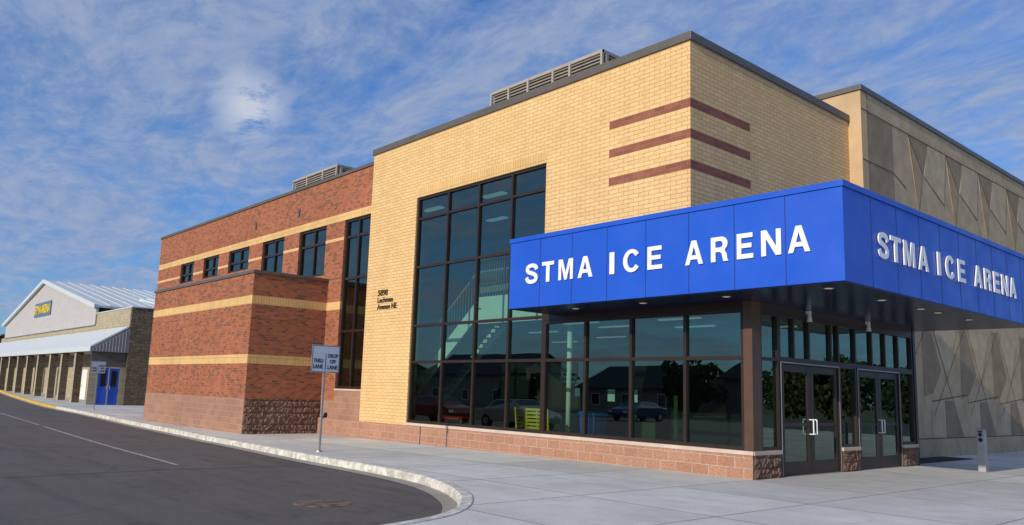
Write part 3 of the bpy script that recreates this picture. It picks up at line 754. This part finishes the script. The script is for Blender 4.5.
part(MB().prism([(-13.2, 1.15), (-13.2, 1.5), (-9.95, 4.15), (-9.95, 3.72)], 1, 2.5, 2.58), 'stringer', 'int_white', st)
mb = MB()
for i in range(17): mb.box((-13.1 + i * .19, 1.19, 1.45 + i * .155), (-12.84 + i * .19, 2.49, 1.49 + i * .155))
part(mb, 'tread', 'int_mid', st)
mb = MB(); mb.beam((-13.2, 1.12, 2.4), (-9.95, 1.12, 5.05), .04, .05)
for i in range(24): mb.box((-13.15 + i * .135, 1.11, 1.55 + i * .11), (-13.13 + i * .135, 1.13, 2.42 + i * .11))
part(mb, 'railing', 'metal_grey', st)
s2 = part(MB().prism([(-14.2, 3.2), (-14.2, 3.45), (-11.7, 4.95), (-11.7, 4.7)], 1, 2.7, 2.78), 'staircase', 'int_mid')
mb = MB(); mb.beam((-14.2, 2.7, 4.3), (-11.7, 2.7, 5.85), .04, .05).beam((-11.7, 2.7, 5.85), (-9.2, 2.7, 5.9), .04, .05).beam((-11.7, 2.7, 4.8), (-9.2, 2.7, 4.85), .04, .2)
for i in range(38): zb = 3.42 + min(i * .125, 2.5) * .62; mb.box((-14.15 + i * .125, 2.69, zb), (-14.13 + i * .125, 2.71, zb + .88))
part(mb, 'railing', 'metal_grey', s2)
mb = MB(); mb.cyl((-6.87, 2.0, 0), (-6.87, 2.0, 3.42), .075, .075, 16); part(mb, 'column', 'int_white', smooth=True)
for x, y, z in ((-14.0, 2.3, 7.8), (-10.8, 2.4, 7.8), (-13.5, 4.85, 7.8), (-8.2, 3.2, 7.8), (-17.5, 3.5, 7.8)):
    mb = MB(); mb.box((x - .5, y - .12, z), (x + .5, y + .12, z + .05)); part(mb, 'ceiling_light', 'lamp')
for x, y in ((-6.1, 1.6), (-6.0, 2.9), (-8.8, 5.9), (-4.1, 3.9), (-3.2, 2.0), (-9.4, 3.4), (-2.4, 5.0), (-6.8, 8), (-12, 7)):
    mb = MB(); mb.box((x - .6, y - .07, 3.38), (x + .6, y + .07, 3.41)); part(mb, 'ceiling_light', 'lamp')
# ticket counter / inner vestibule partition with notices
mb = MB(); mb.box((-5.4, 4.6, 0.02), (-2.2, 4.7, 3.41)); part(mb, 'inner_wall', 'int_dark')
for x in (-5.35, -4.6):
    mb = MB(); mb.box((x - .12, 2.0, 1.36), (x + .12, 2.01, 1.66)); part(mb, 'notice', 'paper')
mb = MB(); mb.box((-3.0, .35, .55), (-2.62, .36, .95)); part(mb, 'notice', 'poster_green')
mb = MB(); mb.box((-2.05, .25, .62), (-1.95, .26, 1.55)); part(mb, 'notice', 'poster_green')

# --- stacking chairs behind the glass
def make_chair(loc, rz):
    r_ = empty('slatted_chair', loc, rz)
    m_ = MB(); m_.box((-.22, -.24, .47), (.22, .2, .505)); m_.build('seat', 'plastic_yellow', r_, bevel=.01)
    m_ = MB()
    for sx_ in (-1, 1): m_.prism([(.17, .505), (.21, .505), (.27, 1.1), (.24, 1.1)], 0, sx_ * .2 - .02, sx_ * .2 + .02)
    for k in range(6): m_.prism([(.18 + k * .0105, .56 + k * .095), (.20 + k * .0105, .56 + k * .095), (.206 + k * .0105, .62 + k * .095), (.186 + k * .0105, .62 + k * .095)], 0, -.18, .18)
    m_.build('backrest', 'plastic_yellow', r_)
    for sx_ in (-1, 1):
        for sy_ in (-1, 1):
            m_ = MB(); m_.box((sx_ * .19 - .02, sy_ * .18 - .02, 0), (sx_ * .19 + .02, sy_ * .18 + .02, .47)); m_.build('leg', 'plastic_yellow', r_)
    return r_
ch0 = make_chair((-7.72, 1.25, .02), R(100))
tag(ch0, 'yellow slatted chair turned sideways, leftmost of three behind the window', 'chair', 'yellow chairs behind the window')
for (x_, y_, rz_, l_) in ((-7.02, .95, 205, 'yellow slatted chair behind the window mullion, middle one of three'), (-6.56, .95, 180, 'yellow slatted chair with its back to the window, nearest the white column')):
    c_ = copy_tree(ch0); c_.location = (x_, y_, .02); c_.rotation_euler[2] = R(rz_); tag(c_, l_)
# blue bin and red box inside
b_ = tag(empty('recycling_bin', (-6.25, 2.3, .02)), 'blue wheeled bin standing right of the yellow chair stacks indoors', 'bin')
m_ = MB(); m_.prism([(-.22, 0), (.22, 0), (.27, .95), (-.27, .95)], 1, -.25, .25); m_.build('body', 'blue_plastic', b_, bevel=.02)
m_ = MB(); m_.prism([(-.3, .95), (.3, .95), (.28, 1.02), (-.28, 1.05)], 1, -.28, .28); m_.build('lid', 'blue_plastic', b_, bevel=.01)
b_ = tag(empty('red_bench', (-11.2, 1.4, .02)), 'red bench behind the left end of the long window', 'bench')
m_ = MB(); m_.box((-.7, -.2, .62), (.7, .2, .72)); m_.build('seat', 'red_plastic', b_, bevel=.02)
for s_ in (-1, 1): m_ = MB(); m_.box((s_ * .6 - .04, -.18, 0), (s_ * .6 + .04, .18, .62)); m_.build('leg', 'metal_grey', b_)

# ================================================================== second rink building
B = tag(empty('rink_building', (-66, 8, gz(-60))), 'older low rink building with white metal gable roof and stone pillar arcade', 'building')
def bpart(mb, name, mat, parent=B, **k):
    return part(mb, name, mat, parent, **k)
YW, YF, XE = 2.6, .46, -48.0
mb = MB(); mb.box((-92, YW, -.3), (XE - .31, 60, 5.56)); bpart(mb, 'stone_wall', 'stone_cream')
mb = MB(); mb.box((XE - 8.3, YW - .001, 5.4), (XE - .3, YW + .4, 6.36)); bpart(mb, 'parapet', 'stone_cream')
mb = MB(); mb.box((XE - .3, YW - .002, -.3), (XE, 60, 6.36)); bpart(mb, 'end_wall', 'stone_brown')
mb = MB(); mb.box((XE - 8.4, YW - .06, 6.36), (XE + .05, YW + .45, 6.43)).box((XE - .35, YW + .45, 6.361), (XE + .05, 60, 6.43)); bpart(mb, 'coping', 'white_metal')
# gable
mb = MB(); mb.prism([(-90, 5.55), (-56.4, 5.55), (-56.4, 6.95), (-73.85, 10.2), (-90, 6.95)], 1, YW - .08, YW + .1); bpart(mb, 'gable_wall', 'pale_siding')
mb = MB(); mb.box((-90, YW - .10, 5.5), (-56.4, YW - .07, 5.56)); bpart(mb, 'gable_trim', 'grey_siding')
rf = MB()
def slope(a, b, y0, y1, th=.16): rf.prism([(a[0], a[1]), (b[0], b[1]), (b[0], b[1] - th), (a[0], a[1] - th)], 1, y0, y1)
slope((-90.6, 6.95), (-73.85, 10.32), YW - .3, 60); slope((-73.85, 10.321), (-56.0, 6.98), YW - .3, 60)
slope((-57.5, 7.9), (XE + .2, 6.48), YW + 3.2, 60)
ro = bpart(rf, 'roof', 'white_metal')
mb = MB()
for i in range(60):
    y = YW - .2 + i * .95
    mb.beam((-73.8, y, 10.36), (-56.0, y, 7.03), .03, .04); 
    if y > YW + 3.2: mb.beam((-57, y, 7.88), (XE + .2, y, 6.52), .035, .07)
bpart(mb, 'standing_seam', 'white_metal', ro)
mb = MB(); mb.beam((-90.7, YW - .34, 6.86), (-73.85, YW - .34, 10.24), .06, .32).beam((-73.85, YW - .34, 10.24), (-55.95, YW - .34, 6.9), .06, .32); bpart(mb, 'barge_board', 'white_metal', ro)
# sign on the gable
mb = MB(S_(YW - .08)); mb.box((-76.8, .0, 7.05), (-70.6, .08, 8.3)); sg = bpart(mb, 'sign_panel', 'sign_blue')
mb = MB(S_(YW - .08)); put_text(mb, 'STMA ARENA', -76.6, -70.8, 7.28, 8.08, .081, .12, .02); bpart(mb, 'lettering', 'gold', sg)
# awning: sloped roof, fascia and end triangle
mb = MB(); mb.prism([(YF - .15, 3.55), (YF - .15, 3.67), (YW - .09, 5.1), (YW - .09, 4.98)], 0, -93, XE); aw = bpart(mb, 'awning_roof', 'white_metal')
mb = MB(); mb.box((-93, YF - .19, 3.33), (XE + .01, YF - .13, 3.66)); bpart(mb, 'fascia', 'white_metal', aw)
mb = MB(); mb.prism([(YF - .13, 3.33), (YF - .13, 3.54), (YW - .003, 4.96), (YW - .003, 3.33)], 0, XE - .12, XE - .004); bpart(mb, 'awning_end', 'grey_siding', aw)
mb = MB()
for i in range(11): mb.box((XE - .004, YF + .0 + i * .19, 3.35), (XE + .012, YF + .03 + i * .19, 3.5 + i * .125))
bpart(mb, 'siding_batten', 'pale_siding', aw)
mb = MB(); mb.box((-93, YF - .12, 3.34), (XE - .13, YW - .003, 3.40)); bpart(mb, 'soffit', 'grey_siding', aw)
# pillars
for x in (-51.9, -55.6, -59.0, -63.0, -66.8, -70.4, -74.0, -77.6, -81.2, -84.8, -88.4):
    g_ = gz(x)
    mb = MB(); mb.box((x - .42, YF, g_ - .1), (x, YF + .45, 3.34), 0); pl = bpart(mb, 'stone_pillar', 'stone_brown')
    mb = MB(); mb.box((x - .43, YF - .02, g_ - .1), (x + .004, YF - .003, 3.335)); bpart(mb, 'pillar_sunlit_face', 'stone_cream', pl)  # cream slab paints the sunlit front of the dark stone pillar
# doors and panels in the back wall
for i, x in enumerate((-54.2, -57.6, -61.3, -65.2, -69.0, -73)):
    g_ = gz(x)
    mb = MB(); mb.box((x - .9, YW - .05, g_ - .05), (x + .5, YW - .004, g_ + 2.2)); d_ = bpart(mb, 'door', 'int_white' if i in (0, 1) else ('cap' if i % 2 else 'stone_cream'))
    mb = MB(); mb.box((x - .7, YW - .07, g_ + .9), (x - .62, YW - .051, g_ + 1.1)); bpart(mb, 'door_handle', 'metal_grey', d_)
# vestibule end wall with the blue double door
mb = MB(E_(XE - .2))
mb.wall(YF, YW - .004, -.2, 3.33, 0, [(.98, 2.28, -.1, 2.32)], .12); bpart(mb, 'vestibule_wall', 'stone_cream', recalc=False)
mb = MB(E_(XE - .2)); mb.box((YF + .01, .002, 2.4), (YW - .004, .02, 3.33)); bpart(mb, 'vestibule_fascia', 'cap')
for a, b, hs in ((1.0, 1.62, 1), (1.64, 2.26, -1)):
    mb = MB(E_(XE - .2)); mb.box((a, -.09, -.08), (b, -.03, 2.3)); d_ = bpart(mb, 'door', 'blue_door')
    mb = MB(E_(XE - .2)); mb.box((a + .14, -.029, 1.1), (b - .14, -.02, 2.12)); bpart(mb, 'door_window', 'car_black', d_)
    mb = MB(E_(XE - .2)); u = b - .08 if hs == 1 else a + .08; mb.cyl((u, .03, .9), (u, .03, 1.15), .015); mb.box((u - .01, -.03, .9), (u + .01, .03, .92)); bpart(mb, 'door_handle', 'metal_grey', d_)
mb = MB(E_(XE - .2)); mb.box((1.6, -.03, -.1), (1.66, .01, 2.32)); bpart(mb, 'door_post', 'stone_cream')

# ================================================================== street things
def lane_sign(loc, label, zt=2.52):
    r_ = tag(empty('lane_sign', loc), label, 'sign', 'lane signs along the kerb')
    m_ = MB(); m_.box((-.03, -.03, -.02), (.03, .03, .03)); m_.box((-.022, -.022, 0), (.022, .022, zt + .02)); m_.build('pole', 'metal_grey', r_)
    m_ = MB(); m_.cyl((0, 0, 0), (0, 0, .03), .08, .07, 12); m_.build('pole_base', 'metal_grey', r_)
    m_ = MB(); m_.box((.024, -.38, zt - .66), (.029, .38, zt)); s_ = m_.build('sign_panel', 'sign_face', r_)
    m_ = MB(E_(.029))
    for a, b, c, d in ((-.37, .37, zt - .02, zt - .008), (-.37, .37, zt - .652, zt - .64), (-.372, -.36, zt - .65, zt - .01), (.36, .372, zt - .65, zt - .01)): m_.box((a, -.001, c), (b, .002, d))
    m_.build('border', 'black', s_)
    m_ = MB(E_(.029)); m_.box((-.008, -.001, zt - .6), (.008, .002, zt - .2))
    put_text(m_, 'THRU', -.33, -.07, zt - .43, zt - .33, .0, .003, .03); put_text(m_, 'LANE', -.33, -.07, zt - .57, zt - .47, .0, .003, .03)
    put_text(m_, 'DROP', .06, .33, zt - .30, zt - .20, .0, .003, .03); put_text(m_, 'OFF', .11, .28, zt - .44, zt - .34, .0, .003, .03); put_text(m_, 'LANE', .06, .33, zt - .58, zt - .48, .0, .003, .03)
    m_.build('lettering', 'black', s_)
    return r_
lane_sign((-9.22, -4.17, gz(-9.2)), 'nearer THRU LANE DROP OFF LANE sign on a square pole by the brick block', 2.56)
lane_sign((-39.5, -1.35, gz(-39)), 'farther lane sign on a pole in front of the blue doors of the rink building', 2.62)
# push-button post by the doors
b_ = tag(empty('door_button_post', (1.6, 7.3, 0)), 'short square white post with door opener buttons on the pavement near the doors', 'post')
m_ = MB(); m_.box((-.085, -.085, 0), (.085, .085, .97)); m_.build('post', 'metal_grey', b_, bevel=.008)
m_ = MB(); m_.prism([(-.085, -.085), (.085, -.085), (.085, .085), (-.085, .085)], 2, .971, .985); m_.build('post_cap', 'metal_grey', b_, bevel=.004)
for z, rr in ((.86, .045), (.74, .05)):
    m_ = MB(); m_.cyl((.0, -.086, z), (.0, -.10, z), rr, rr * .9, 16); m_.build('button', 'black', b_)
m_ = MB(); m_.box((-.05, -.089, .915), (.05, -.086, .945)); m_.build('label_plate', 'black', b_)
# manhole cover
mh = MB(); mh.cyl((0, 0, 0), (0, 0, .006), .42, .41, 32)
o = mh.build('manhole_cover', 'rust'); o.location = (-2.08, -7.97, gz(-2) - .158); tag(o, 'round rusty manhole cover set in the asphalt near the kerb bend', 'manhole cover')

# ================================================================== what the glass reflects: cars, houses and trees across the lot
def make_car(mat):
    r_ = empty('parked_car')
    prof = [(-2.25, .35), (-2.3, .62), (-2.2, .92), (-1.45, 1.0), (-.9, 1.42), (.55, 1.45), (1.25, 1.02), (2.1, .86), (2.28, .6), (2.22, .35)]
    secs = [(.86, 0), (.9, .0)]
    m_ = MB()
    # body loft: lower body full width, greenhouse narrower
    def ring(y, top): return [m_.vid((x, y * (1 if z < 1.03 else top), z)) for x, z in prof]
    L = ring(-.9, .80); Rr = ring(.9, .80)
    n = len(prof)
    for k in range(n): m_.f.append([L[k], L[(k + 1) % n], Rr[(k + 1) % n], Rr[k]]); m_.mi.append(0)
    m_.f.append(L[::-1]); m_.mi.append(0); m_.f.append(Rr); m_.mi.append(0)
    m_.build('body', mat, r_, bevel=.06)
    m_ = MB()
    for s_ in (-1, 1):
        m_.face([(-1.25, s_ * .905, 1.0), (1.05, s_ * .905, 1.0), (.5, s_ * .755, 1.37), (-.82, s_ * .755, 1.37)])
    m_.face([(1.2, -.8, 1.04), (1.2, .8, 1.04), (.62, .66, 1.43), (.62, -.66, 1.43)]); m_.face([(-1.48, -.8, 1.04), (-1.48, .8, 1.04), (-.95, .66, 1.41), (-.95, -.66, 1.41)])
    m_.build('car_window', 'car_black', r_)
    for s_ in (-1, 1):
        for x in (-1.4, 1.4):
            m_ = MB(); m_.cyl((x, s_ * .70, .33), (x, s_ * .915, .33), .33, .33, 20); w_ = m_.build('wheel', 'rubber', r_)
            m_ = MB(); m_.cyl((x, s_ * .9, .33), (x, s_ * .925, .33), .2, .18, 14); m_.build('rim', 'metal_grey', w_)
        m_ = MB(); m_.box((2.2, s_ * .75 - .15, .62), (2.29, s_ * .75 + .12, .75)); m_.build('headlight', 'white', r_)
        m_ = MB(); m_.box((-2.3, s_ * .75 - .12, .72), (-2.24, s_ * .75 + .12, .85)); m_.build('tail_light', 'red_plastic', r_)
    return r_
cars = [('silver', -21.5, -13.2, 2, 'silver car parked at the kerbless side of the lane, nearest the building'), ('dark_red', -28.5, -13.4, -1, 'dark red car parked behind the silver car'),
        ('black', -35.2, -13.3, 1, 'black car parked behind the dark red car'), ('white', -42.0, -13.6, 0, 'white car parked last in the line along the lane'),
        ('blue', -30, -33, 92, 'dark blue car parked alone across the lot')]
for cn, x, y, rz, l_ in cars:
    o = make_car('car_' + cn); o.location = (x, y, gz(x) - .16); o.rotation_euler[2] = R(rz); tag(o, l_, 'car', 'cars parked across the road')
def make_house(x, y, w, d, h, rh, rz, label):
    r_ = tag(empty('house', (x, y, -.5), rz), label, 'house', 'houses across the parking lot')
    m_ = MB(); m_.box((-w / 2, -d / 2, 0), (w / 2, d / 2, h)); m_.prism([(-d / 2, h), (d / 2, h), (0, h + rh - .1)], 0, -w / 2, w / 2); m_.build('wall', 'house_wall', r_)
    m_ = MB()
    for s_ in (-1, 1): m_.prism([(s_ * (d / 2 + .5), h - .3), (0, h + rh), (0, h + rh + .18), (s_ * (d / 2 + .5), h - .12)], 0, -w / 2 - .4, w / 2 + .4)
    m_.build('roof', 'roof_shingle', r_)
    for s_ in (-1, 1):
        for k in range(3):
            for lv in range(2 if h > 4.5 else 1):
                m_ = MB(); xx = -w / 3 + k * w / 3
                m_.box((xx - .6, s_ * d / 2 - .02, 1 + lv * 2.7), (xx + .6, s_ * d / 2 + .03, 2.3 + lv * 2.7)); f_ = m_.build('window', 'white', r_)
                m_ = MB(); m_.box((xx - .52, s_ * d / 2 - .03, 1.08 + lv * 2.7), (xx + .52, s_ * d / 2 + .036, 2.22 + lv * 2.7)); m_.build('pane', 'car_black', f_)
    return r_
make_house(-92, -48, 18, 11, 4.4, 2.2, R(6), 'tan two storey house at the western end of the row across the lot')
make_house(-68, -52, 16, 11, 4.2, 2.4, R(-4), 'tan two storey house second from the west across the lot')
make_house(-46, -56, 14, 10, 3.0, 2.2, R(3), 'tan single storey house across the lot')
make_house(-27, -58, 17, 11, 4.2, 2.4, R(5), 'tan two storey house at the eastern end of the row across the lot')
def make_tree(loc, h, rad, seed, label, group, conifer=False):
    rnd = random.Random(seed)
    r_ = tag(empty('tree', loc), label, 'tree', group)
    m_ = MB(); m_.cyl((0, 0, 0), (0, 0, h * .55), rad * .09, rad * .05, 8)
    tips = []
    for i in range(11):
        a = rnd.uniform(0, 6.28); z = h * rnd.uniform(.12, .5); l = rad * rnd.uniform(.5, .95)
        e = Vector((math.cos(a) * l, math.sin(a) * l, z + l * rnd.uniform(.5, 1.1)))
        m_.cyl((0, 0, z * .9), e, rad * .035, rad * .012, 6); tips.append(e)
    m_.build('trunk', 'bark', r_)
    m_ = MB()
    cl = tips + [Vector((rnd.gauss(0, .35) * rad, rnd.gauss(0, .35) * rad, h * rnd.uniform(.2, .95))) for _ in range(22)]
    for c in cl:
        cr = rad * rnd.uniform(.26, .46)
        for _ in range(170):
            d = Vector((rnd.gauss(0, 1), rnd.gauss(0, 1), rnd.gauss(0, .8))).normalized() * cr * rnd.uniform(.5, 1) ** .5
            p = c + d; s = rad * rnd.uniform(.05, .10)
            n = Vector((rnd.gauss(0, 1), rnd.gauss(0, 1), rnd.gauss(0, 1))).normalized(); a = n.orthogonal().normalized(); b = n.cross(a)
            m_.face([p - a * s, p - b * s * .6, p + a * s, p + b * s * .6])
    m_.build('crown', 'leaf', r_, recalc=False)
    return r_
pos = ['westernmost', 'second from the west', 'third from the west', 'fourth from the west', 'fifth from the west', 'sixth from the west', 'easternmost']
for i, (x, y, h, rr) in enumerate(((12, 66, 5.0, 3.4), (18, 64, 5.6, 3.6), (24, 66, 5.0, 3.4), (30, 63, 5.8, 3.8), (36, 66, 5.2, 3.4), (43, 62, 6.0, 4), (52, 66, 5.6, 3.8))):
    make_tree((x, y, -.4), h, rr, 20 + i, 'leafy green tree, %s of the row north of the entrance pavement' % pos[i], 'trees north of the entrance')
for i, (x, y, h, rr) in enumerate(((-80, -45, 4.6, 2.6), (-57, -46, 4.4, 2.4), (-37, -49, 5, 2.6), (-17, -52, 4.6, 2.8))):
    make_tree((x, y, -.5), h, rr, 60 + i, 'leafy tree across the lot, ' + ['westernmost of four', 'second from the west of four', 'third from the west of four', 'easternmost of four'][i], 'trees among the houses')
make_tree((-128, 9.5, 0), 7.5, 3.5, 91, 'dark tree beyond the far end of the older rink building', 'trees')
# lamp post reflected and shading nothing else is not needed

# ================================================================== world, sun, camera
SUN = Vector((.10, -1, .385)).normalized()
el = math.asin(SUN.z); az = math.atan2(SUN.x, SUN.y)      # azimuth from +Y towards +X
w = bpy.data.worlds.new('World'); scene.world = w; w.use_nodes = True
t = w.node_tree; t.nodes.clear()
out = t.nodes.new('ShaderNodeOutputWorld'); bg = t.nodes.new('ShaderNodeBackground')
sky = t.nodes.new('ShaderNodeTexSky'); sky.sky_type = 'NISHITA'; sky.sun_disc = False
sky.sun_elevation = el; sky.sun_rotation = az; sky.air_density = 1.0; sky.dust_density = .6; sky.ozone_density = 2.2
tc = t.nodes.new('ShaderNodeTexCoord')
sep = t.nodes.new('ShaderNodeSeparateXYZ'); t.links.new(tc.outputs['Generated'], sep.inputs[0])
def mth(op, a, b=None):
    n = t.nodes.new('ShaderNodeMath'); n.operation = op
    for i, v in enumerate((a, b)):
        if v is None: continue
        if hasattr(v, 'links'): t.links.new(v, n.inputs[i])
        else: n.inputs[i].default_value = v
    return n.outputs[0]
zz = mth('MAXIMUM', sep.outputs[2], 0.0); den = mth('ADD', zz, .16)
comb = t.nodes.new('ShaderNodeCombineXYZ')
t.links.new(mth('DIVIDE', sep.outputs[0], den), comb.inputs[0]); t.links.new(mth('DIVIDE', sep.outputs[1], den), comb.inputs[1])
mp = t.nodes.new('ShaderNodeMapping'); t.links.new(comb.outputs[0], mp.inputs[0]); mp.inputs['Rotation'].default_value = (0, 0, R(35)); mp.inputs['Scale'].default_value = (1.0, 1.5, 1)
wn = t.nodes.new('ShaderNodeTexNoise'); wn.inputs['Scale'].default_value = 1.1; wn.inputs['Detail'].default_value = 3; t.links.new(mp.outputs[0], wn.inputs['Vector'])
wv = mixc(t, .55, mp.outputs[0], wn.outputs['Color'], 'ADD')
n1 = noise(t, wv, 1.7, 9, .62); n2 = noise(t, wv, 9.0, 6, .68)
cov = mth('ADD', mth('MULTIPLY', n1, .72), mth('MULTIPLY', n2, .28))
fac = ramp(t, cov, .36, .58, .12, .92)
cb = mixc(t, ramp(t, n2, .35, .7), (2.3, 3.3, 5.5), (3.5, 4.2, 5.9))
# one brighter cumulus
CD = Vector((-.8756, .3614, .3205)).normalized()
vm = t.nodes.new('ShaderNodeVectorMath'); vm.operation = 'DISTANCE'; t.links.new(tc.outputs['Generated'], vm.inputs[0]); vm.inputs[1].default_value = CD
skycol = mixc(t, 1.0, sky.outputs[0], (.40, .88, 1.5), 'MULTIPLY')
colr = mixc(t, fac, skycol, cb)
puff = mth('MULTIPLY', ramp(t, vm.outputs['Value'], .01, .05, 1, 0), ramp(t, n2, .28, .48))
colr = mixc(t, mth('MULTIPLY', puff, .75), colr, (6.6, 6.9, 7.6))
t.links.new(colr, bg.inputs[0]); bg.inputs[1].default_value = .1
t.links.new(bg.outputs[0], out.inputs[0])

sl = bpy.data.lights.new('sun', 'SUN'); sl.energy = 3.6; sl.angle = R(.53); sl.color = (1, .90, .74)
so = bpy.data.objects.new('sun', sl); COL.objects.link(so); so.rotation_euler = SUN.to_track_quat('Z', 'Y').to_euler()

cam = bpy.data.cameras.new('camera'); co = bpy.data.objects.new('camera', cam); COL.objects.link(co); scene.camera = co
r3 = Vector((.66680012, .74460797, .03060357)); u3 = Vector((.09217052, -.12315025, .98809848)); f3 = Vector((-.73951484, .65604344, .1507475))
mt = Matrix((r3, u3, -f3)).transposed().to_4x4(); mt.translation = (8.591855, -13.934438, 1.5)
co.matrix_world = mt
cam.sensor_width = 36; cam.lens = 801.5086 / 1024 * 36; cam.shift_y = 8.05 / 1024
cam.clip_end = 3000; cam.clip_start = .1
scene.view_settings.view_transform = 'Standard'; scene.view_settings.look = 'None'
scene.view_settings.exposure = 0; scene.view_settings.gamma = 1
scene.cycles.max_bounces = 8; scene.cycles.transparent_max_bounces = 12
